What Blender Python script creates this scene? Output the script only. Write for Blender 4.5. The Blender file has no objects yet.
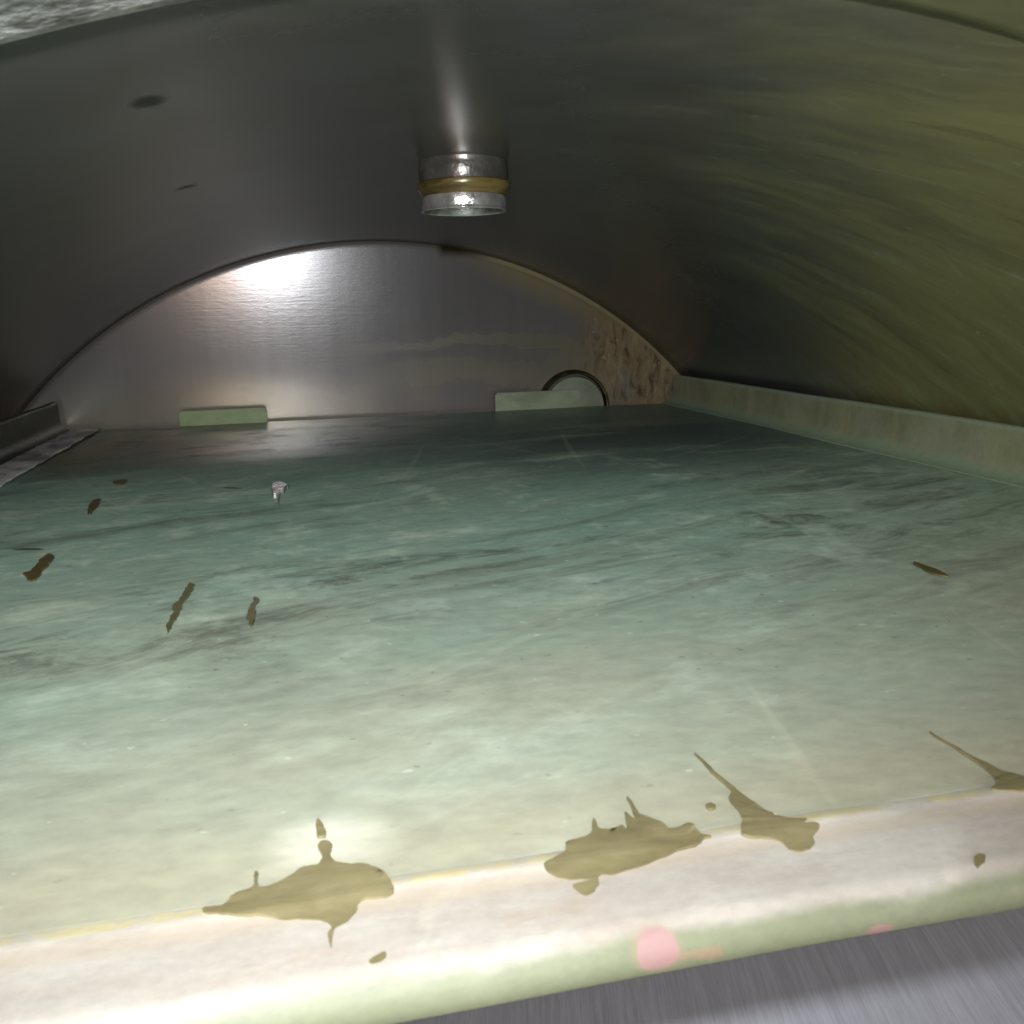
import bpy, bmesh, math, random
from mathutils import Vector, noise
random.seed(4)
S = 0.125          # chamber radius in metres; all shapes below are written in chamber radii
scene = bpy.context.scene
COL = scene.collection

# ------------------------------------------------------------------ helpers
def link(o):
    COL.objects.link(o); return o

def empty(name, loc, label, cat, group=None, kind=None):
    o = link(bpy.data.objects.new(name, None))
    o.location = Vector(loc) * S; o.empty_display_size = 0.01
    o['label'] = label; o['category'] = cat
    if group: o['group'] = group
    if kind: o['kind'] = kind
    return o

def obj(name, bm, mat, parent=None, loc=None, smooth=True, angle=40, label=None):
    """bmesh in chamber radii, world-placed -> one mesh object with its origin at loc (or its parent)."""
    base = Vector(loc) * S if loc is not None else Vector((0, 0, 0))
    root = Vector((0, 0, 0))
    p = parent
    while p is not None:
        root += p.location; p = p.parent
    if loc is None: base = root
    for v in bm.verts: v.co = v.co * S - base
    bmesh.ops.recalc_face_normals(bm, faces=bm.faces)
    me = bpy.data.meshes.new(name); bm.to_mesh(me); bm.free()
    if smooth:
        me.polygons.foreach_set('use_smooth', [True] * len(me.polygons))
        me.set_sharp_from_angle(angle=math.radians(angle))
    me.materials.append(mat)
    o = link(bpy.data.objects.new(name, me))
    o.parent = parent; o.location = base - root
    if label: o['label'] = label
    return o

def box(bm, x0, x1, y0, y1, z0, z1, bevel=0.0, seg=2):
    vs = [bm.verts.new((x, y, z)) for x in (x0, x1) for y in (y0, y1) for z in (z0, z1)]
    f = [(0,1,3,2),(4,6,7,5),(0,4,5,1),(2,3,7,6),(0,2,6,4),(1,5,7,3)]
    fs = [bm.faces.new([vs[i] for i in q]) for q in f]
    if bevel:
        es = list({e for q in fs for e in q.edges})
        bmesh.ops.bevel(bm, geom=es, offset=bevel, segments=seg, affect='EDGES', profile=.6)

def lathe_y(bm, prof, n=128, closed=False):
    """prof: list of (radius, y); turned round the chamber's axis (y)."""
    rings = []
    for r, y in prof:
        rings.append([bm.verts.new((r * math.cos(2*math.pi*i/n), y, r * math.sin(2*math.pi*i/n))) for i in range(n)])
    m = len(rings)
    for k in range(m if closed else m - 1):
        a, b = rings[k], rings[(k+1) % m]
        for i in range(n):
            j = (i+1) % n
            bm.faces.new((a[i], a[j], b[j], b[i]))

def lathe_axis(bm, prof, c, axis='z', n=64):
    """prof: list of (radius, height) from a pole (radius 0) on; turned round an axis through c."""
    rings = []
    for r, h in prof:
        if r < 1e-6:
            p = (0, 0, h); rings.append([p])
        else:
            rings.append([(r*math.cos(2*math.pi*i/n), r*math.sin(2*math.pi*i/n), h) for i in range(n)])
    def put(p):
        x, y, h = p
        q = (x, y, h) if axis == 'z' else (x, -h, y)
        return bm.verts.new(Vector(c) + Vector(q))
    rv = [[put(p) for p in r] for r in rings]
    for a, b in zip(rv, rv[1:]):
        for i in range(n):
            j = (i+1) % n
            if len(a) == 1 and len(b) == 1: continue
            if len(a) == 1: bm.faces.new((a[0], b[i], b[j]))
            elif len(b) == 1: bm.faces.new((a[i], a[j], b[0]))
            else: bm.faces.new((a[i], a[j], b[j], b[i]))

# ------------------------------------------------------------------ materials
class Mat:
    """small node builder; positions are measured in chamber radii."""
    def __init__(s, name):
        s.m = bpy.data.materials.new(name); s.m.use_nodes = True
        s.t = s.m.node_tree; s.t.nodes.clear()
        s.out = s.n('ShaderNodeOutputMaterial'); s.b = s.n('ShaderNodeBsdfPrincipled')
        s.t.links.new(s.b.outputs[0], s.out.inputs[0])
        g = s.n('ShaderNodeNewGeometry')
        v = s.n('ShaderNodeVectorMath'); v.operation = 'SCALE'; v.inputs['Scale'].default_value = 1/S
        s.t.links.new(g.outputs['Position'], v.inputs[0]); s.P = v.outputs[0]
        x = s.n('ShaderNodeSeparateXYZ'); s.t.links.new(s.P, x.inputs[0])
        s.X, s.Y, s.Z = x.outputs
    def n(s, t): return s.t.nodes.new(t)
    def put(s, sock, v):
        if hasattr(v, 'links'): s.t.links.new(v, sock)
        else:
            if sock.type == 'RGBA' and len(v) == 3: v = (*v, 1)
            sock.default_value = v
    def set(s, **k):
        for a, v in k.items(): s.put(s.b.inputs[a.replace('_', ' ')], v)
        return s
    def math(s, op, a, b=0.0, c=None, clamp=False):
        n = s.n('ShaderNodeMath'); n.operation = op; n.use_clamp = clamp
        s.put(n.inputs[0], a); s.put(n.inputs[1], b)
        if c is not None: s.put(n.inputs[2], c)
        return n.outputs[0]
    def add(s, a, b): return s.math('ADD', a, b)
    def sub(s, a, b): return s.math('SUBTRACT', a, b)
    def mul(s, a, b): return s.math('MULTIPLY', a, b)
    def vec(s, x, y, z):
        n = s.n('ShaderNodeCombineXYZ')
        for i, v in enumerate((x, y, z)): s.put(n.inputs[i], v)
        return n.outputs[0]
    def map(s, scale=(1,1,1), rot=(0,0,0), loc=(0,0,0), v=None):
        if any(rot):                       # turn first, stretch afterwards
            r = s.n('ShaderNodeMapping'); s.put(r.inputs[0], v or s.P); r.inputs['Rotation'].default_value = rot; v = r.outputs[0]
        n = s.n('ShaderNodeMapping'); s.put(n.inputs[0], v or s.P)
        n.inputs['Location'].default_value = loc
        n.inputs['Scale'].default_value = scale
        return n.outputs[0]
    def noise(s, v, scale=1, detail=4, rough=.55, dist=0.0, lac=2.0):
        n = s.n('ShaderNodeTexNoise'); s.put(n.inputs['Vector'], v)
        n.inputs['Scale'].default_value = scale; n.inputs['Detail'].default_value = detail
        n.inputs['Roughness'].default_value = rough; n.inputs['Distortion'].default_value = dist
        n.inputs['Lacunarity'].default_value = lac
        return n.outputs['Fac']
    def step(s, v, a, b, lo=0.0, hi=1.0):
        n = s.n('ShaderNodeMapRange'); n.interpolation_type = 'SMOOTHSTEP'
        s.put(n.inputs[0], v)
        for i, q in enumerate((a, b, lo, hi)): s.put(n.inputs[i+1], q)
        return n.outputs[0]
    def mix(s, f, a, b, mode='MIX'):
        n = s.n('ShaderNodeMix'); n.data_type = 'RGBA'; n.blend_type = mode
        s.put(n.inputs[0], f); s.put(n.inputs[6], a); s.put(n.inputs[7], b)
        return n.outputs[2]
    def mixf(s, f, a, b):
        n = s.n('ShaderNodeMix'); s.put(n.inputs[0], f); s.put(n.inputs[2], a); s.put(n.inputs[3], b)
        return n.outputs[0]
    def spot(s, cx, cy, rx, ry, soft=.5, wob=0.0, ws=20, axes='xy'):
        """1 inside an ellipse with a wobbly rim, 0 outside."""
        ax = {'x': s.X, 'y': s.Y, 'z': s.Z}
        dx = s.mul(s.sub(ax[axes[0]], cx), 1/rx); dy = s.mul(s.sub(ax[axes[1]], cy), 1/ry)
        d = s.math('SQRT', s.add(s.mul(dx, dx), s.mul(dy, dy)))
        if wob: d = s.add(d, s.mul(s.sub(s.noise(s.P, ws, 3), .5), wob*2))
        return s.step(d, 1-soft, 1+soft, 1, 0)
    def bump(s, h, strength=.2, dist=.002):
        n = s.n('ShaderNodeBump'); n.inputs['Strength'].default_value = strength
        n.inputs['Distance'].default_value = dist * S
        s.put(n.inputs['Height'], h); s.put(s.b.inputs['Normal'], n.outputs[0])

def m_tray():
    m = Mat('patinated tray')
    warp = m.n('ShaderNodeVectorMath'); warp.operation = 'ADD'
    wn = m.n('ShaderNodeTexNoise'); wn.inputs['Scale'].default_value = 2.2; wn.inputs['Detail'].default_value = 2
    m.t.links.new(m.P, wn.inputs['Vector'])
    w2 = m.n('ShaderNodeVectorMath'); w2.operation = 'SCALE'; w2.inputs['Scale'].default_value = .16
    m.t.links.new(wn.outputs['Color'], w2.inputs[0])
    m.t.links.new(m.P, warp.inputs[0]); m.t.links.new(w2.outputs[0], warp.inputs[1]); W = warp.outputs[0]
    big = m.noise(m.map((1.2, 1.6, 1), (0,0,-.2), v=W), 1.5, 4, .6)
    streak = m.noise(m.map((1.3, 4.4, 1), (0,0,-.28), v=W), 2.0, 6, .66, .5)
    streak2 = m.noise(m.map((2.6, 7.0, 1), (0,0,-.34), (3,1,0), v=W), 2.6, 9, .76, .6)
    blot = m.noise(m.map((4.4, 4.6, 1), (0,0,-.1), (7,2,0), v=W), 2.6, 8, .72)
    fine = m.noise(m.map((14, 26, 1), (0,0,.12)), 3, 4, .6)
    # patina, sage beige to teal; the beige partly paints in the flash's overexposure
    t = m.add(m.step(m.Y, .40, 1.02), m.mul(m.sub(big, .5), 1.5))
    t = m.add(t, m.mul(m.sub(streak, .5), .8))
    t = m.math('MINIMUM', m.math('MAXIMUM', t, 0.0), 1.0)
    c = m.mix(t, (.335, .352, .268), (.262, .415, .338))
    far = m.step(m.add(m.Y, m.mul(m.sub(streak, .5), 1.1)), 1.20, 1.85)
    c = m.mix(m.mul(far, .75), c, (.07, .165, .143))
    # light chalky bloom in short horizontal dashes
    bl = m.step(m.add(m.mul(streak2, .5), m.mul(blot, .5)), .50, .64)
    c = m.mix(m.mul(bl, m.mixf(t, .15, .5)), c, m.mix(far, (.60, .72, .59), (.30, .46, .39)))
    # dark rubbed-through smudges
    dk = m.step(m.add(m.mul(streak, .55), m.mul(streak2, .45)), .50, .36)
    c = m.mix(m.mul(dk, m.mixf(m.step(m.Y, .45, .9), .22, .7)), c, (.095, .13, .105))
    band = m.mul(m.step(m.math('ABSOLUTE', m.sub(m.sub(m.Y, m.mul(m.X, .22)), .80)), .22, .0), m.step(streak2, .5, .34))
    c = m.mix(m.mul(band, .9), c, (.12, .14, .11))
    # dark wet patch towards the rear right, bare steel corner at the rear left
    wet = m.mul(m.spot(.40, 1.56, .38, .34, .8, .35, 5), m.step(streak, .30, .50))
    c = m.mix(m.mul(wet, .8), c, (.06, .085, .088))
    bare = m.math('MULTIPLY', m.spot(-.36, 1.95, .34, .42, .6, .35, 5), .85)
    c = m.mix(bare, c, (.17, .165, .145))
    yel = m.spot(-.545, 1.78, .07, .22, .7, .4, 12); c = m.mix(m.mul(yel, .6), c, (.26, .235, .09))
    lime = m.mul(m.spot(-.38, 2.03, .22, .03, .8, .6, 18), m.step(blot, .42, .56)); c = m.mix(lime, c, (.34, .33, .31))
    dg = m.noise(m.map((.9, 15, 1), (0,0,-.36), v=W), 1.6, 7, .66, .2); dg = m.mul(m.step(dg, .46, .36), m.mul(m.step(m.Y, .52, .72), m.step(m.Y, 1.35, 1.0)))
    dg = m.mul(dg, m.step(big, .36, .56)); c = m.mix(m.mul(dg, .42), c, (.13, .135, .11))
    ov = m.step(m.noise(m.map((5.5, 4.2, 1), (0,0,.1), (1,8,0)), 2.4, 5, .62), .57, .70)
    ov = m.mul(ov, m.mul(m.step(m.Y, .62, .75), m.step(m.Y, 1.5, 1.2))); c = m.mix(m.mul(ov, .42), c, (.55, .70, .585))
    # bright reflection round a drop, painted pale into the tray colour
    halo = m.spot(-.178, .377, .022, .022, .7, .25, 40); c = m.mix(m.mul(halo, .8), c, (.74, .77, .66))
    # dark fleck marks, mostly at the rear left
    fl = m.step(m.noise(m.map((9, 22, 1), (0,0,.5), (2,5,0)), 1.6, 2, .4), .70, .76)
    fl = m.mul(fl, m.step(m.X, .1, -.35)); fl = m.mul(fl, m.step(m.Y, .75, 1.0)); c = m.mix(m.mul(fl, .85), c, (.05, .055, .035))
    gr = m.noise(m.map((60, 75, 1)), 1.6, 2, .5); c = m.mix(m.mul(m.step(gr, .70, .75), m.mixf(t, .25, .6)), c, (.05, .06, .045)); g2 = m.noise(m.map((48, 60, 1), loc=(5, 5, 0)), 1.5, 2, .5); c = m.mix(m.mul(m.step(g2, .71, .76), .4), c, (.62, .70, .58))
    # scratches running in from the front
    for a, sd, k in ((.20, 1.0, .16), (-.35, 9.0, .12), (.9, 4.0, .10)):
        sc = m.noise(m.map((46, 1.1, 1), (0, 0, a), (sd, sd, 0)), 1.0, 2, .4)
        c = m.mix(m.mul(m.step(sc, .69, .74), k), c, (.60, .60, .44))
    pr = m.mul(m.step(m.Y, .335, .352), m.step(m.Y, .43, .36)); c = m.mix(m.mul(pr, m.mixf(big, .2, .8)), c, (.36, .32, .22))
    c = m.mix(.30, c, m.mix(fine, (.0, .0, .0), (1, 1, .95)), 'OVERLAY')
    m.set(Base_Color=c, Roughness=m.add(m.mixf(m.step(m.add(m.Y, m.mul(bare, .4)), 1.25, 1.95), .62, m.mixf(bare, .36, .30)), m.add(m.mul(bl, .22), m.mul(m.sub(streak, .5), .2))), Specular_IOR_Level=.4)
    m.set(Metallic=m.mul(bare, .3))
    m.bump(m.add(m.mul(streak2, .4), m.mul(fine, .4)), .10, .004)
    return m.m

def m_lip():
    m = Mat('worn tray lip')
    big = m.noise(m.map((4, 10, 6)), 2, 5, .6, .2); fine = m.noise(m.map((20, 60, 40)), 3, 4, .6)
    c = m.mix(m.step(big, .35, .65), (.34, .308, .265), (.425, .405, .36))
    sc = m.noise(m.map((30, 7, 3), (0,0,.5)), 1.4, 3, .5); c = m.mix(m.mul(m.step(sc, .64, .70), .2), c, (.56, .54, .45))
    e = m.step(m.add(m.Y, m.mul(m.sub(big, .5), .012)), .2945, .2885); c = m.mix(e, c, m.mix(big, (.155, .175, .10), (.235, .255, .17)))
    ch = m.step(m.noise(m.map((9, 9, 30), loc=(4,0,0)), 2.4, 3, .5), .66, .70); c = m.mix(m.mul(ch, m.mul(e, .8)), c, (.27, .20, .13))
    f3 = m.noise(m.map((70, 110, 90)), 2, 5, .7); c = m.mix(.22, c, m.mix(f3, (0, 0, 0), (1, 1, .97)), 'OVERLAY')
    sm = m.step(m.noise(m.map((11, 24, 20), loc=(3, 1, 0)), 2, 6, .7, .6), .56, .68); c = m.mix(m.mul(sm, .3), c, (.33, .26, .175))
    # yellow scale along the crease
    r = m.math('ABSOLUTE', m.sub(m.Y, m.add(.3402, m.mul(m.sub(big, .5), .006)))); cr = m.mul(m.step(r, .0048, .0016), m.step(m.noise(m.map((44, 30, 4)), 1.5, 5, .7), .36, .56))
    c = m.mix(cr, c, m.mix(fine, (.34, .29, .11), (.58, .54, .36)))
    r2 = m.step(m.math('ABSOLUTE', m.sub(m.Y, .329)), .009, .002); c = m.mix(m.mul(r2, .45), c, (.40, .33, .23))
    # bare pink copper where the coating has chipped off
    for x, w, hh in ((-.0600, .0086, .0066), (.0335, .0055, .0024)):
        y0 = .6015 if w > .008 else .5945
        p = m.spot(x, y0, w, hh, .12, .25, 70, 'xz'); pr = m.spot(x, y0, w*1.2, hh*1.2, .15, .3, 60, 'xz')
        c = m.mix(m.mul(pr, .3), c, (.30, .22, .13)); c = m.mix(p, c, m.mix(fine, (.29, .165, .155), (.36, .24, .225)))
    m.set(Base_Color=c, Roughness=m.mixf(big, .5, .68)); m.bump(m.add(big, m.mul(fine, .5)), .14, .003)
    return m.m

def m_flange(dark=False):
    m = Mat('dark side rail' if dark else 'green side rail')
    dr = m.noise(m.map((3, 7, 3.2)), 2, 7, .7, .4); bl = m.noise(m.map((3, 5, 9)), 2, 5, .6); fine = m.noise(m.map((20, 30, 30)), 3, 4)
    if dark:
        c = m.mix(dr, (.045, .048, .04), (.08, .08, .066)); c = m.mix(m.mul(m.step(bl, .5, .65), .5), c, (.13, .16, .10))
        m.set(Metallic=.55)
    else:
        c = m.mix(m.step(dr, .35, .65), (.21, .225, .125), (.295, .32, .19)); c = m.mix(m.mul(m.step(bl, .44, .66), .7), c, (.30, .315, .22))
        ye = m.mul(m.step(m.noise(m.map((2, 34, 1.6), loc=(0,3,0)), 1.4, 3, .5), .56, .66), .3); c = m.mix(ye, c, (.40, .36, .19))
        ft = m.step(m.add(m.Z, m.mul(m.sub(dr, .5), .03)), .634, .616); c = m.mix(m.mul(ft, .8), c, (.25, .37, .265))
        tp = m.step(m.Z, .674, .680); c = m.mix(m.mul(tp, .7), c, (.33, .41, .31))
    m.set(Base_Color=c, Roughness=.5); m.bump(m.add(bl, m.mul(fine, .6)), .25, .005)
    return m.m

def m_shell():
    m = Mat('chamber wall steel')
    th = m.math('ARCTAN2', m.X, m.Z)                                   # 0 at the crown, + to the right
    w = m.sub(m.noise(m.map((1.5, 1.5, 1.5)), 1.4, 4, .6), .5)
    u = m.add(m.Y, m.add(m.mul(th, .42), m.mul(w, .30))); us = m.add(m.Y, m.add(m.mul(th, .40), m.mul(w, .08)))                # streaks run round and slightly forward
    st = m.noise(m.vec(m.mul(th, 2.2), m.mul(u, 8), 0.0), 1.0, 8, .68, .25)
    st2 = m.noise(m.vec(m.mul(th, 6), m.mul(us, 20), 4.0), 1.0, 8, .74, .25)
    fine = m.noise(m.map((60, 60, 60)), 1, 4, .7); sp = m.noise(m.map((22, 40, 22)), 1.5, 3, .5)
    film = m.step(m.add(m.add(th, m.mul(m.sub(1.05, m.Y), .55)), m.add(m.mul(m.sub(st, .5), .45), m.mul(w, .6))), .16, .66)
    film = m.mul(film, m.step(m.add(m.Y, m.mul(w, .3)), 1.72, 1.18))
    filmL = m.mul(m.step(m.add(th, m.mul(w, .5)), -.22, -.75), .35)
    filmL = m.mul(filmL, m.step(m.Y, 1.4, .7)); fm = film
    wn2 = m.noise(m.map((5, 5, 5)), 2, 7, .7); steel = m.mix(m.step(wn2, .3, .7), (.145, .140, .132), (.185, .184, .185))
    ol = m.mix(m.step(st, .34, .66), (.215, .190, .068), (.285, .268, .110))
    ol = m.mix(m.mul(m.step(st2, .50, .74), .6), ol, (.33, .36, .20))
    ol = m.mix(m.mul(m.step(st2, .44, .34), .35), ol, (.09, .066, .028))
    c = m.mix(fm, m.mix(filmL, steel, (.070, .068, .042)), ol)
    hair = m.noise(m.vec(m.mul(th, 2.0), m.mul(m.add(us, m.mul(th, .15)), 90), 9.0), 1.0, 4, .6, 0.0); hair = m.mul(m.mul(m.step(hair, .58, .66), m.step(st2, .42, .58)), fm)
    c = m.mix(m.mul(hair, .35), c, (.40, .41, .25))
    hair2 = m.noise(m.vec(m.mul(th, 9.0), m.mul(m.sub(us, m.mul(th, .8)), 40), 2.0), 1.3, 3, .5, 0.0); hair2 = m.mul(m.mul(m.step(hair2, .66, .72), m.step(st, .45, .60)), fm)
    c = m.mix(m.mul(hair2, .25), c, (.44, .46, .28))
    spk = m.mul(m.step(m.noise(m.map((70, 70, 70)), 1, 2, .5), .70, .75), .6); c = m.mix(m.mul(spk, m.mixf(fm, .25, .7)), c, (.40, .42, .33))
    # dark soot and drip marks
    for q in ((-.254, .627, .010, .013), (-.270, .974, .008, .008)):
        k = m.mul(m.spot(*q, .4, .25, 60), .95); c = m.mix(k, c, (.006, .006, .004)); fm = m.math('MAXIMUM', fm, k)
    # green speckled scale low on the right, by the rail
    lo = m.mul(m.step(th, .72, .86), m.step(m.Y, 1.7, 1.2)); lo = m.mul(lo, m.step(sp, .52, .64)); c = m.mix(m.mul(lo, .85), c, (.28, .33, .17))
    # rust seam at the back plate, right; shade line painted dark round the left
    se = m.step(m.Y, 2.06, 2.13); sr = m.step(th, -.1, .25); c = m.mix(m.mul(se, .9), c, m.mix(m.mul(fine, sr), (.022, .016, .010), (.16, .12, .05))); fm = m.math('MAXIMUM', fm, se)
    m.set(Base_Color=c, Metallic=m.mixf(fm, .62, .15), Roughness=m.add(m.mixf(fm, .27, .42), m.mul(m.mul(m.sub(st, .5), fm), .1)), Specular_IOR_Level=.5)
    return m.m

def m_back():
    m = Mat('back plate steel')
    brush = m.noise(m.map((5, 1, 150)), 1.5, 4, .6); grain = m.noise(m.map((26, 1, 90)), 2, 4, .65)
    vert = m.noise(m.map((42, 1, 1.2)), 1.2, 4, .6); big = m.noise(m.P, 3.2, 5, .6, .3)
    c = m.mix(vert, (.150, .147, .150), (.178, .175, .179))
    # olive tide lines left by water, lower right
    wv = m.add(m.Z, m.mul(m.sub(big, .5), .16))
    reg = m.mul(m.step(m.X, -.12, .22), m.step(m.Z, .88, .79))
    tide = m.math('MAXIMUM', m.step(m.math('ABSOLUTE', m.sub(wv, .765)), .022, .004), m.step(m.math('ABSOLUTE', m.sub(wv, .69)), .05, .01))
    tide = m.math('MAXIMUM', tide, m.mul(m.step(m.Z, .80, .72), m.step(big, .44, .56)))
    c = m.mix(m.mul(m.mul(tide, reg), .6), c, (.15, .145, .075))
    base = m.mul(m.step(wv, .74, .62), m.step(m.X, .15, -.3)); c = m.mix(m.mul(base, .45), c, (.30, .29, .19))
    # runs and rust at the right-hand seam
    r = m.math('SQRT', m.add(m.mul(m.X, m.X), m.mul(m.Z, m.Z)))
    rim = m.step(m.add(r, m.mul(m.sub(big, .5), .05)), .93, .985); right = m.step(m.X, .12, .34)
    c = m.mix(m.mul(m.mul(rim, right), .7), c, (.28, .235, .12))
    zb = m.spot(.67, .74, .17, .17, .6, .4, 9, 'xz'); c = m.mix(m.mul(zb, m.step(big, .36, .60)), c, (.20, .145, .07))
    runs = m.noise(m.map((26, 1, 9), loc=(2, 0, 1)), 2.2, 8, .74, .6)
    zone = m.mul(m.spot(.66, .72, .15, .16, .5, .4, 9, 'xz'), 1.0)
    c = m.mix(m.mul(zone, m.step(runs, .50, .36)), c, (.062, .036, .014)); c = m.mix(m.mul(zone, m.mul(m.step(runs, .50, .64), .6)), c, (.33, .28, .14))
    dots = m.mul(m.step(m.noise(m.P, 46, 2, .5), .66, .72), m.spot(.60, .79, .10, .07, .6, .3, 12, 'xz')); c = m.mix(dots, c, (.75, .66, .42))
    edge = m.step(r, .988, .996); c = m.mix(m.mul(edge, .8), c, m.mix(right, (.05, .04, .025), (.30, .26, .14))); zone = m.math('MAXIMUM', zone, edge)  # left arc darkened to paint in the shade line along the plate
    ru = m.mul(m.mul(tide, reg), .45); ru = m.math('MAXIMUM', ru, zone)
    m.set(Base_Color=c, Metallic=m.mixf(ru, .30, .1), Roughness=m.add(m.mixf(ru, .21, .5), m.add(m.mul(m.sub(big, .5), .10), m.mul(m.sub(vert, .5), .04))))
    m.bump(m.add(m.mul(brush, .75), m.mul(grain, .9)), .03, .004)
    return m.m

def m_plain(name, a, b, scale=(6,6,6), metallic=0.0, rough=.45, bump=.2, coat=0.0, detail=5, contrast=(.35,.65), dist=.004):
    m = Mat(name); n = m.noise(m.map(scale), 2, detail, .62, .3); f = m.noise(m.P, 90, 3, .6)
    c = m.mix(m.step(n, *contrast), a, b)
    m.set(Base_Color=c, Metallic=metallic, Roughness=m.add(rough, m.mul(m.sub(n, .5), .2)), Coat_Weight=coat, Coat_Roughness=.1)
    if bump: m.bump(m.add(n, m.mul(f, .4)), bump, dist)
    return m.m

def m_rim():
    m = Mat('door rim'); n = m.noise(m.P, 16, 5, .62, .4); n2 = m.noise(m.P, 46, 4, .6)
    f = m.step(m.add(m.X, m.mul(m.sub(n, .5), .12)), -.16, .02)
    left = m.mix(m.step(m.add(m.mul(n, .6), m.mul(n2, .4)), .40, .60), (.10, .10, .10), (.85, .86, .87))
    right = m.mix(m.step(n, .3, .7), (.13, .13, .05), (.21, .205, .10))
    m.set(Base_Color=m.mix(f, left, right), Metallic=.1, Roughness=.45)
    m.bump(m.mul(m.sub(1.0, f), m.add(n, m.mul(n2, .6))), .35, .01)
    return m.m

def m_brushed():
    m = Mat('brushed steel shelf'); rz = .25
    a = m.noise(m.map((420, 16, 1), (0,0,rz)), 1.3, 4, .7); b = m.noise(m.map((130, 3.5, 1), (0,0,rz)), 1.2, 4, .65)
    k = m.add(m.mul(a, .6), m.mul(b, .4)); c = m.mix(m.step(k, .34, .66), (.58, .59, .68), (.76, .77, .88))
    sc = m.noise(m.map((60, 1.5, 1), (0,0,.9)), 1, 2, .4); c = m.mix(m.mul(m.step(sc, .70, .74), .5), c, (.7, .7, .72))
    m.set(Base_Color=c, Metallic=.15, Roughness=m.mixf(k, .6, .45)); m.bump(k, .25, .004)
    return m.m

# ------------------------------------------------------------------ tray outline in section: height over depth
YF, ZT = .338, .613
def top(y):
    if y >= YF: base = ZT
    else: base = ZT - .006 * ((YF - y) / .053) ** 2
    return base

XL, XR, YB = -.678, .709, 2.130
MT = m_tray(); ML = m_lip(); MG = m_flange(); MD = m_flange(True); MS = m_shell(); MB = m_back(); MR = m_rim()

# ------------------------------------------------------------------ chamber
chamber = empty('steriliser_chamber', (0, 0, -1), 'round steel chamber, dark polished wall streaked with olive residue, around the green tray', 'chamber')
bm = bmesh.new()
N = 192; ys = [.452 + (2.147 - .452) * i / 40 for i in range(41)]
lathe_y(bm, [(1.0, y) for y in ys], N)
lathe_y(bm, [(1.02, 2.147), (1.02, .452)], N)
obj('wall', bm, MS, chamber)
bm = bmesh.new()
lathe_axis(bm, [(r_, -.022*(1 - r_*r_)) for r_ in (0, .1, .2, .3, .4, .5, .6, .65, .7, .75, .8, .85, .9, .94, .97, .985, .994)] + [(.999, -.0015), (1.02, -.002), (1.02, -.04), (0, -.04)], (0, 2.15, 0), 'y', 192)
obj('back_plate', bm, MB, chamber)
bm = bmesh.new()      # rounded door rim standing a little proud of the wall
lathe_y(bm, [(1.0205, .470), (1.001, .4665), (.999, .463), (.9965, .457), (.9955, .446), (.9955, .330), (.990, .318), (1.0, .312), (1.04, .310), (1.16, .310), (1.17, .316), (1.17, .35), (1.0205, .352)], N, True)
obj('door_rim', bm, MR, chamber)
# port in the back plate, low on the right
port_m = m_plain('port sleeve', (.02, .018, .010), (.085, .075, .04), (14, 14, 14), .6, .35)
green_m = m_plain('pale green scale', (.15, .185, .13), (.21, .25, .185), (9, 9, 9), .0, .5)
bm = bmesh.new()
lathe_axis(bm, [(.078, -.025), (.080, .000), (.0815, .0005), (.084, .0005), (.0865, -.002), (.090, -.025)], (.462, 2.138, .612), 'y', 64)
pr = obj('port_ring', bm, port_m, chamber, (.462, 2.15, .612))
bm = bmesh.new()
lathe_axis(bm, [(0, .006), (.06, .006), (.072, .004), (.077, -.01)], (.462, 2.142, .612), 'y', 64)
obj('port_cap', bm, green_m, pr, (.462, 2.15, .612))

# ------------------------------------------------------------------ cap under the crown of the chamber
nx, ny = .0115, 1.047
cap = empty('drain_stub', (nx, ny, .999), 'short steel stub with a brown band, hanging from the chamber ceiling', 'pipe stub')
dull = m_plain('dull collar steel', (.085, .082, .076), (.15, .147, .135), (16, 16, 16), .62, .30, .25, dist=.006)
chrome = m_plain('polished cap steel', (.50, .49, .48), (.80, .79, .78), (20, 20, 20), .85, .24, .35, dist=.006)
seam_m = m_plain('brown seam residue', (.05, .037, .011), (.135, .103, .032), (9, 9, 30), .15, .3)
bm = bmesh.new()
lathe_axis(bm, [(0, 1.004), (.0500, 1.004), (.0478, .9985), (.0486, .994), (.0491, .9885), (.0488, .982), (.0478, .9782), (0, .9782)], (nx, ny, 0), 'z', 64)
obj('mirror_collar', bm, dull, cap)  # solid upper body added to stand for the ring's mirror image in the ceiling
bm = bmesh.new()
lathe_axis(bm, [(.0, .9780), (.0486, .9780), (.0503, .9768), (.0508, .9745), (.0504, .9715), (.0490, .9690), (.0474, .9660), (.0462, .9632), (0, .9632)], (nx, ny, 0), 'z', 64)
obj('seam', bm, seam_m, cap)
bm = bmesh.new()
lathe_axis(bm, [(0, .9630), (.0452, .9630), (.0459, .9600), (.0461, .9570), (.0459, .9540), (.0454, .9515), (.0456, .9500), (.0463, .9492), (.0464, .9482), (.0458, .9474), (.0444, .9475), (.0430, .9490), (.0418, .956), (0, .957)], (nx, ny, 0), 'z', 96)
obj('lower_ring', bm, chrome, cap)

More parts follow.
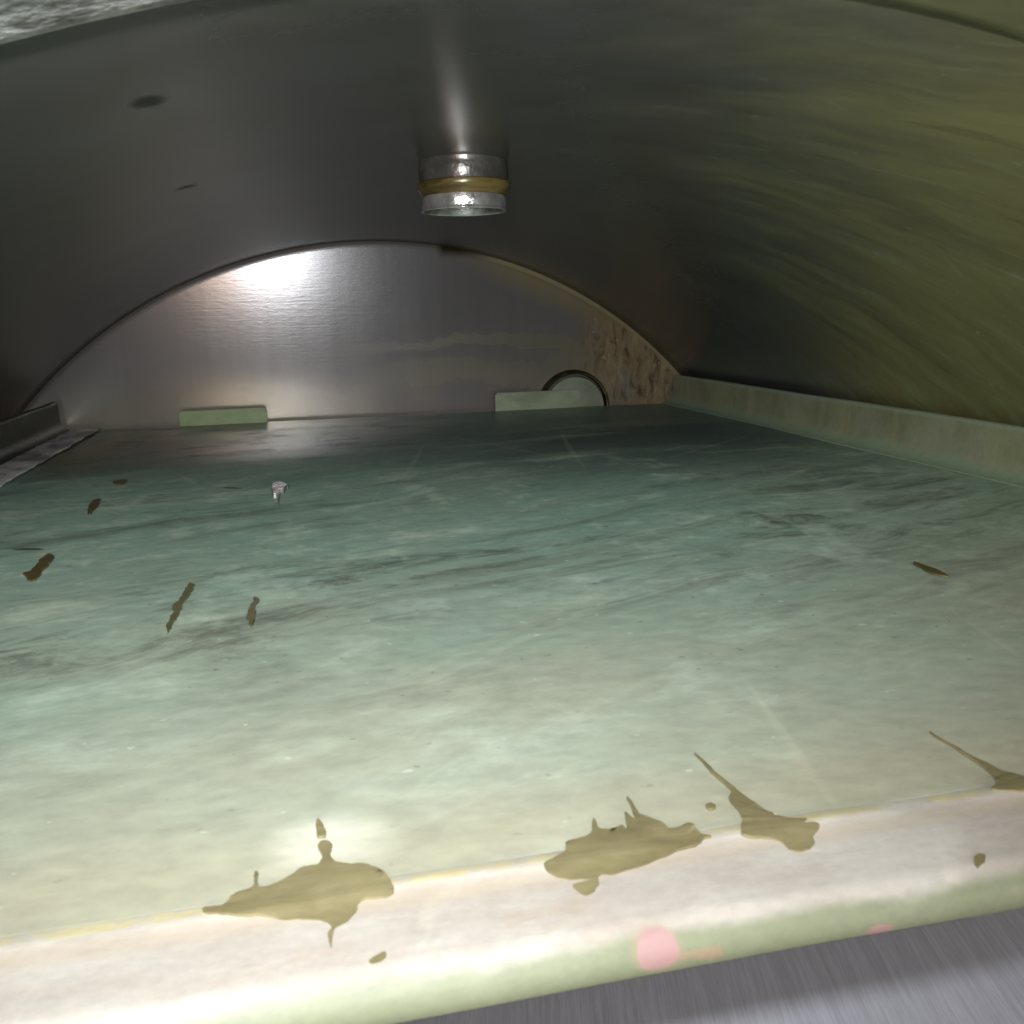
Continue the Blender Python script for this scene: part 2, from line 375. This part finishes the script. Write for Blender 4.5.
# ------------------------------------------------------------------ upper tray
tray = empty('tray', (0, 1.2, ZT), 'green stained metal tray with raised side rails and a pale rolled front lip', 'tray')
bm = bmesh.new()
nxs, nys = 60, 70
def wav(x, y): return .0016 * noise.noise((x*3, y*2.2, 1.3)) * min(1, max(0, (y - .36) / .15))
gx = [XL + (XR - XL) * i / nxs for i in range(nxs + 1)]; gy = [.345 + (YB - .345) * (j / nys) for j in range(nys + 1)]
V = [[bm.verts.new((x, y, ZT + wav(x, y))) for y in gy] for x in gx]
for i in range(nxs):
    for j in range(nys): bm.faces.new((V[i][j], V[i+1][j], V[i+1][j+1], V[i][j+1]))
r = bmesh.ops.extrude_face_region(bm, geom=list(bm.faces))
for v in [g for g in r['geom'] if isinstance(g, bmesh.types.BMVert)]: v.co.z -= .012
obj('plate', bm, MT, tray)
# front lip: crease bead, gently sloping nose, rolled edge
sec = [(.3475, ZT-.0005), (.3440, ZT+.0002), (.3405, ZT+.0007), (.3380, ZT+.0010), (.3355, ZT+.0006), (.3335, ZT), (.325, top(.325)), (.315, top(.315)), (.306, top(.306)), (.300, top(.300)),
       (.2955, top(.2955)), (.2918, .6058), (.2892, .6034), (.2876, .6005), (.2870, .5975), (.2870, .5935), (.2882, .592), (.290, .592), (.294, .5945), (.301, .598), (.3475, .603)]
bm = bmesh.new(); n = 220; rows = []
for i in range(n + 1):
    x = XL + (XR - XL) * i / n; row = []
    for k, (y, z) in enumerate(sec):
        dz = dy = 0
        if 1 <= k <= 5:
            a = .55 + .9 * noise.noise((x*16, .3, 0)) + .5 * noise.noise((x*60, 1.3, 0)); dz = (z - ZT) * (a - .6) ; dy = .0015 * noise.noise((x*11, 5, 0))
        elif 6 <= k <= 16: dz = .0007 * noise.noise((x*14, y*40, 2)); dy = .0006 * noise.noise((x*9, y*40, 7))
        row.append(bm.verts.new((x, y + dy, z + dz)))
    rows.append(row)
m_ = len(sec)
for a, b in zip(rows, rows[1:]):
    for k in range(m_): bm.faces.new((a[k], a[(k+1) % m_], b[(k+1) % m_], b[k]))
bm.faces.new(rows[0]); bm.faces.new(list(reversed(rows[-1])))
obj('front_lip', bm, ML, tray, angle=60)
def rail(x0, x1, h, y0, y1, inner, mat, slope=0):
    """upright rail with a rounded top edge and a fillet at its foot on the inner side."""
    bm = bmesh.new(); w = x1 - x0; d = 1 if inner > 0 else -1      # d: direction from the rail towards the tray
    xi, xo = (x1, x0) if d > 0 else (x0, x1)
    pts = [(xi + d*.026, ZT+.0014), (xi + d*.017, ZT+.0028), (xi + d*.009, ZT+.0065), (xi + d*.003, ZT+.013), (xi, ZT+.022), (xi, ZT+h-.006), (xi - d*.0015, ZT+h-.002), (xi - d*.005, ZT+h), (xo + d*.003, ZT+h), (xo, ZT+h-.003), (xo, ZT-.012), (xi + d*.026, ZT-.0005)]
    ny_ = 60; rows = []
    for j in range(ny_ + 1):
        y = y0 + (y1 - y0) * j / ny_
        rows.append([bm.verts.new((x + .0016*noise.noise((y*4, z*9, x)), y, z + (.001*noise.noise((y*6, 2, x)) if z > ZT+.02 else 0))) for x, z in pts])
    q = len(pts)
    for a, b in zip(rows, rows[1:]):
        for k in range(q): bm.faces.new((a[k], a[(k+1) % q], b[(k+1) % q], b[k]))
    bm.faces.new(rows[0]); bm.faces.new(list(reversed(rows[-1])))
    return bm
obj('side_rail', rail(XR+.0005, XR+.0125, .0685, .346, YB, -1, MG), MG, tray, label='pale green side rail with yellow drips')
obj('side_rail', rail(XL-.0125, XL-.0005, .0635, .346, YB-.005, 1, MD), MD, tray, label='dark grey side rail')
strip_m = m_plain('fillet glint strip', (.25, .245, .24), (.75, .74, .74), (10, 5, 10), .1, .4, .5, contrast=(.4,.6))  # pale strip added to paint in the reflection on the rail's foot fillet
bm = bmesh.new(); box(bm, XL+.024, XL+.080, .9, YB-.02, ZT+.0022, ZT+.0062, .0015); bmesh.ops.subdivide_edges(bm, edges=[e for e in bm.edges if abs(e.verts[0].co.y-e.verts[1].co.y) > .5], cuts=70)
for v in bm.verts: v.co.x += .004*noise.noise((v.co.y*13, v.co.x*20, 0)) + .003*noise.noise((v.co.y*40, v.co.x*20, 3)); v.co.z += .001*noise.noise((v.co.y*30, v.co.x*60, 5))
obj('fillet_glint', bm, strip_m, tray)
tab_a = m_plain('green tab', (.17, .26, .10), (.25, .35, .155), (7, 7, 16), .0, .45)
tab_b = m_plain('grey green tab', (.165, .225, .155), (.235, .30, .215), (7, 7, 16), .0, .45)
def tab(x0, x1, z0, z1):
    bm = bmesh.new(); y = YB - .006; t = .006; r = .010; o = []
    for cx, sx in ((x1 - r, 1), (x0 + r, -1)):
        rng = range(0, 7) if sx > 0 else range(6, -1, -1)
        for k in rng:
            a = math.pi/2 * k/6; o.append((cx + sx*r*math.cos(a), z1 - r + r*math.sin(a)))
    o = [(x1, z0)] + o + [(x0, z0)]
    f = bm.faces.new([bm.verts.new((x, y, z)) for x, z in o])
    e = bmesh.ops.extrude_face_region(bm, geom=[f])
    for v in [g for g in e['geom'] if isinstance(g, bmesh.types.BMVert)]: v.co.y += t
    return bm
obj('rear_tab', tab(-.438, -.254, ZT-.012, ZT+.0315), tab_a, tray, label='bright green rear tab, the one in front of bare steel')
obj('rear_tab', tab(.264, .470, ZT-.012, ZT+.0425), tab_b, tray, label='grey green rear tab in front of the round port')

# ------------------------------------------------------------------ steel shelf below the tray
bm = bmesh.new(); box(bm, -.92, .92, .36, 2.10, .288, .30, .003)
o = obj('lower_shelf', bm, m_brushed(), None, (0, 1.2, .30))
o['label'] = 'brushed grey steel shelf under the lip of the green tray'; o['category'] = 'shelf'

# ------------------------------------------------------------------ spills lying on the tray
OUT = {
    'P1': [(-0.2282,0.3414),(-0.2211,0.3411),(-0.2161,0.3475),(-0.2099,0.3506),(-0.2096,0.3604),(-0.2081,0.3592),(-0.2075,0.3507),(-0.2016,0.3505),(-0.1961,0.3535),(-0.1904,0.3587),(-0.1836,0.3604),(-0.1815,0.366),(-0.1834,0.3729),(-0.1822,0.3772),(-0.1797,0.3775),(-0.1775,0.3732),(-0.1786,0.3661),(-0.1764,0.3602),(-0.1712,0.357),(-0.1645,0.3547),(-0.1591,0.3495),(-0.1558,0.3428),(-0.1544,0.3359),(-0.1559,0.3324),(-0.1615,0.3316),(-0.168,0.3311),(-0.1697,0.3258),(-0.1736,0.3213),(-0.1781,0.3185),(-0.1796,0.314),(-0.1803,0.3088),(-0.181,0.3119),(-0.1812,0.3168),(-0.1798,0.3196),(-0.1836,0.3237),(-0.1906,0.3261),(-0.1977,0.3272),(-0.203,0.3312),(-0.2145,0.3342),(-0.2252,0.3374)],
    'P1b': [(-0.1828,0.3972),(-0.1813,0.3947),(-0.1795,0.3832),(-0.1813,0.3818),(-0.1831,0.3832),(-0.1835,0.3912)],
    'P2': [(-0.0912,0.3364),(-0.0841,0.3404),(-0.0805,0.3424),(-0.0783,0.3487),(-0.0725,0.3503),(-0.0658,0.3533),(-0.0613,0.3636),(-0.0606,0.3617),(-0.0609,0.3557),(-0.056,0.3539),(-0.0508,0.3558),(-0.0494,0.3521),(-0.0455,0.3654),(-0.0442,0.3599),(-0.0427,0.3603),(-0.0404,0.3775),(-0.0395,0.3754),(-0.0399,0.3639),(-0.0373,0.3597),(-0.0332,0.3535),(-0.0319,0.3474),(-0.0286,0.3465),(-0.0211,0.3499),(-0.02,0.345),(-0.0198,0.3393),(-0.0164,0.3376),(-0.0202,0.3363),(-0.0253,0.3331),(-0.0348,0.3318),(-0.0451,0.3281),(-0.0564,0.3255),(-0.0639,0.3235),(-0.0715,0.3247),(-0.0734,0.3189),(-0.0771,0.3151),(-0.0807,0.314),(-0.0836,0.319),(-0.0837,0.3214),(-0.0786,0.322),(-0.0742,0.3228),(-0.0835,0.3251),(-0.0893,0.3278),(-0.0914,0.3323)],
    'P3': [(0.0083,0.4121),(0.0104,0.3922),(0.0117,0.3762),(0.0136,0.3627),(0.017,0.3495),(0.0214,0.3424),(0.0303,0.3391),(0.0279,0.3363),(0.0339,0.3339),(0.0274,0.3284),(0.0249,0.3228),(0.0183,0.3197),(0.013,0.3214),(0.0122,0.3271),(0.0043,0.3317),(-0.0021,0.3346),(-0.0017,0.3386),(0.0047,0.3498),(0.0048,0.362),(0.0057,0.3664),(0.0096,0.3719),(0.0092,0.382),(0.0086,0.3963)],
    'P3b': [(-0.008,0.3617),(-0.005,0.3627),(-0.0039,0.3597),(-0.007,0.3584)],
    'P4': [(0.1392,0.4011),(0.14,0.3865),(0.1411,0.3727),(0.1429,0.3629),(0.1447,0.3535),(0.1507,0.345),(0.1564,0.3367),(0.153,0.3329),(0.1409,0.3351),(0.1309,0.3372),(0.1268,0.3399),(0.1335,0.3446),(0.1377,0.3519),(0.1394,0.3657),(0.1395,0.3807)],
    'P4b': [(0.0868,0.3001),(0.0912,0.3005),(0.0886,0.2967),(0.0844,0.2951),(0.084,0.2977)],
    'D1': [(-0.283,0.8219),(-0.2795,0.8162),(-0.2784,0.7935),(-0.2819,0.7612),(-0.2822,0.7342),(-0.2836,0.7094),(-0.2842,0.6892),(-0.2875,0.7106),(-0.2867,0.7356),(-0.2891,0.7515),(-0.2871,0.7668),(-0.2845,0.7954)],
    'D2': [(-0.2256,0.762),(-0.223,0.7554),(-0.2244,0.7319),(-0.2228,0.709),(-0.2251,0.6864),(-0.2271,0.6925),(-0.2299,0.7147),(-0.2285,0.7332)],
    'D3': [(-0.4364,0.8988),(-0.4312,0.9125),(-0.4343,0.9515),(-0.4325,0.9717),(-0.424,0.962),(-0.4229,0.9367),(-0.4216,0.8992),(-0.4191,0.8785),(-0.4243,0.8705)],
    'D4': [(-0.4442,1.2147),(-0.4467,1.2536),(-0.4413,1.2676),(-0.4335,1.2297),(-0.4332,1.1928),(-0.4347,1.1671)],
    'D6': [(-0.4485,1.4037),(-0.4412,1.4184),(-0.4306,1.4145),(-0.4337,1.3741)],
    'F1': [(-0.2234,1.2797),(-0.2119,1.287),(-0.202,1.2653),(-0.2111,1.2317),(-0.2137,1.1628),(-0.2163,1.1544),(-0.2162,1.2026),(-0.2212,1.2145)],
    'D5': [(0.3392,0.6937),(0.3442,0.6801),(0.341,0.6487),(0.3334,0.6589)],
    'L1': [(-0.1671,0.2999),(-0.1612,0.3028),(-0.161,0.3),(-0.1651,0.2983)],
}

def smooth_outline(pts, k=6):
    out = []; n = len(pts)
    for i in range(n):
        p0, p1, p2, p3 = [Vector(pts[(i+d) % n]) for d in (-1, 0, 1, 2)]
        for j in range(k):
            t = j / k; tt = t*t; t3 = tt*t
            out.append(.5*((2*p1) + (p2-p0)*t + (2*p0-5*p1+4*p2-p3)*tt + (3*p1-p0-3*p2+p3)*t3))
    for v in out:
        d = noise.noise_vector((v.x*150, v.y*90, 3.1))*.0008 + noise.noise_vector((v.x*420, v.y*260, 7.7))*.0005
        s = 1 + min(4, max(0, (v.y - .4)*6)); v.x += d.x*s*.8; v.y += d.y*s
    return out

def ztop(y):
    z = top(y)
    z += .0026 * max(0, 1 - abs((y - .3385)/.009)**3) * .5
    if y >= .345: z += .0012
    return z

def spill(key, name, mat, label, cat, group=None, th=.0006, mound=.0002):
    pts = smooth_outline(OUT[key]); bm = bmesh.new()
    f = bm.faces.new([bm.verts.new((p.x, p.y, 0)) for p in pts])
    bmesh.ops.triangulate(bm, faces=[f], ngon_method='EAR_CLIP')
    ymin = min(p.y for p in pts); ymax = max(p.y for p in pts)
    cuts = [.288, .292, .296, .301, .307, .313, .319, .325, .330, .334, .336, .338, .340, .342, .346] + [.35 + .02*i for i in range(40)]
    for c in cuts:
        if ymin < c < ymax:
            bmesh.ops.bisect_plane(bm, geom=list(bm.verts)+list(bm.edges)+list(bm.faces), plane_co=(0, c, 0), plane_no=(0, 1, 0), dist=1e-6)
    top_f = list(bm.faces)
    e = bmesh.ops.extrude_face_region(bm, geom=top_f)
    up = {g for g in e['geom'] if isinstance(g, bmesh.types.BMVert)}
    for v in bm.verts:
        base = ztop(v.co.y) + wav(v.co.x, v.co.y)
        if v in up:
            v.co.z = base + th + mound * noise.noise((v.co.x*120, v.co.y*120, 0))
        else: v.co.z = base - .001
    c = sum(pts, Vector((0, 0))) / len(pts)
    o = obj(name, bm, mat, None, (c.x, c.y, ztop(c.y)), angle=50)
    o['label'] = label; o['category'] = cat
    if group: o['group'] = group
    return o

def m_spill(name, a, b, rough=.3):
    m = Mat(name); n = m.noise(m.map((10, 24, 10)), 2, 5, .6, .3); f = m.noise(m.P, 60, 4, .6)
    c = m.mix(m.step(n, .3, .7), a, b); c = m.mix(m.mul(m.step(f, .55, .7), .35), c, a)
    m.set(Base_Color=c, Roughness=m.mixf(n, rough-.06, rough+.14)); m.bump(m.add(n, m.mul(f, .5)), .12, .004)
    return m.m
oil = m_spill('ochre spill', (.150, .128, .062), (.235, .205, .108))
dark = m_spill('dried dark drop', (.075, .062, .022), (.12, .10, .04))
G = 'brown puddles along the front crease of the tray'
spill('P1', 'puddle', oil, 'widest brown puddle, mound shaped, on the brightest end of the pale front lip', 'puddle', G)
spill('P2', 'puddle', oil, 'jagged brown puddle with several short spikes, above the pink chip on the lip', 'puddle', G)
spill('P3', 'puddle', oil, 'brown puddle drawn into one long slanting tail, beside the jagged spiky puddle', 'puddle', G)
spill('P4', 'puddle', oil, 'brown puddle with a thin tail, cut off by the edge of the photo', 'puddle', G)
D = 'dark drops dried on the tray'
spill('P1b', 'drop', oil, 'pointed brown drop in a pale ring just behind the widest puddle', 'drop', D)
spill('P3b', 'drop', oil, 'tiny brown drop between the spiky puddle and the one with a long slanting tail', 'drop', D)
spill('P4b', 'drop', oil, 'small round brown drop alone on the pale front lip', 'drop', D)
spill('L1', 'drop', oil, 'slanting olive dash on the pale front lip, just in front of the widest puddle', 'drop', D)
dm = m_spill('olive dried drop', (.095, .095, .045), (.135, .13, .062))
spill('D1', 'drop', dm, 'long thin olive drip, tapered at both ends, on the middle of the tray', 'drop', D)
spill('D2', 'drop', dm, 'short leaf shaped olive drip beside the long thin one', 'drop', D)
spill('D3', 'drop', dark, 'broad dark brown blot near the edge of the tray, largest of the dark blots', 'drop', D)
spill('D4', 'drop', dark, 'small dark blot farther back than the broad brown one, in a dim green patch', 'drop', D)
spill('D6', 'drop', dark, 'tiny black dash farthest back, near the dark grey side rail', 'drop', D)
spill('D5', 'drop', dark, 'thin dark slanting scratch like dash towards the green side rail', 'drop', D)
flake_m = m_plain('pale scale flake', (.16, .16, .15), (.62, .62, .60), (40, 40, 40), .1, .3, .4, contrast=(.45,.55))
spill('F1', 'flake', flake_m, 'small curled whitish flake on the tray, in front of the bright green rear tab', 'flake', None, .006, .004)

# ------------------------------------------------------------------ camera
def camera():
    cx, cz, yaw, pitch, roll, f = -.1771, .8393, .2199, -.2125, -.0234, 926.97
    F = Vector((math.sin(yaw)*math.cos(pitch), math.cos(yaw)*math.cos(pitch), math.sin(pitch)))
    R = F.cross(Vector((0, 0, 1))).normalized(); U = R.cross(F)
    c, s = math.cos(roll), math.sin(roll)
    R, U = R*c + U*s, -R*s + U*c
    cam = bpy.data.cameras.new('camera'); o = link(bpy.data.objects.new('camera', cam))
    from mathutils import Matrix
    M = Matrix((R, U, -F)).transposed().to_4x4(); M.translation = Vector((cx, 0, cz)) * S
    o.matrix_world = M
    cam.sensor_width = 36; cam.lens = f / 1024 * 36
    cam.clip_start = .002; cam.clip_end = 50
    cam.dof.use_dof = True; cam.dof.focus_distance = 1.25*S; cam.dof.aperture_fstop = 190
    scene.camera = o
    return F
F = camera()

# ------------------------------------------------------------------ light: phone flash beside the lens, added warm glint, dim room behind, added fill
def flash(loc, power, col, aim, size=.012, cone=125, blend=1.0):
    l = bpy.data.lights.new('flash', 'SPOT'); l.energy = power * S * S; l.color = col
    l.shadow_soft_size = size * S; l.spot_size = math.radians(cone); l.spot_blend = blend
    o = link(bpy.data.objects.new('flash', l)); o.location = Vector(loc) * S
    o.rotation_euler = Vector(aim).to_track_quat('-Z', 'Y').to_euler()
    return o
AIM = (.10, 1, -.10)
flash((-.215, -.03, .925), 23, (.95, .97, 1.0), AIM, .012, 104)
flash((-.40, -.03, .882), 5, (1.0, .50, .20), (.10, 1, .0), .02, 56)  # warm spot added only for an orange glint on the back plate
flash((-.215, -.03, .925), 11, (.95, .97, 1.0), AIM, .012, 172)

def lamp(loc, size, size_y, power, col, aim=(.1, 1.2, .7)):
    l = bpy.data.lights.new('room_fill_light', 'AREA'); l.shape = 'RECTANGLE'; l.size = size*S; l.size_y = size_y*S
    l.energy = power*S*S; l.color = col
    o = link(bpy.data.objects.new('room_fill_light', l)); o.location = Vector(loc)*S
    o.rotation_euler = (Vector(aim) - Vector(loc)).to_track_quat('-Z', 'Y').to_euler()
lamp((0, -6.0, 2.35), 4.5, 1.6, 140, (.94, .97, 1.0))  # unseen soft fill, added to even out brightness along the tray
lamp((-.60, -5.0, 1.95), .35, .35, 45, (1.0, .60, .30))

w = bpy.data.worlds.new('World'); scene.world = w; w.use_nodes = True
bg = w.node_tree.nodes['Background']; bg.inputs[0].default_value = (.95, .97, 1.0, 1); bg.inputs[1].default_value = .06

scene.view_settings.view_transform = 'Standard'; scene.view_settings.look = 'None'
scene.view_settings.exposure = .40; scene.view_settings.gamma = 1
scene.render.engine = 'CYCLES'
scene.cycles.max_bounces = 12; scene.cycles.diffuse_bounces = 5; scene.cycles.glossy_bounces = 8
scene.cycles.use_denoising = True; scene.cycles.sample_clamp_indirect = 6
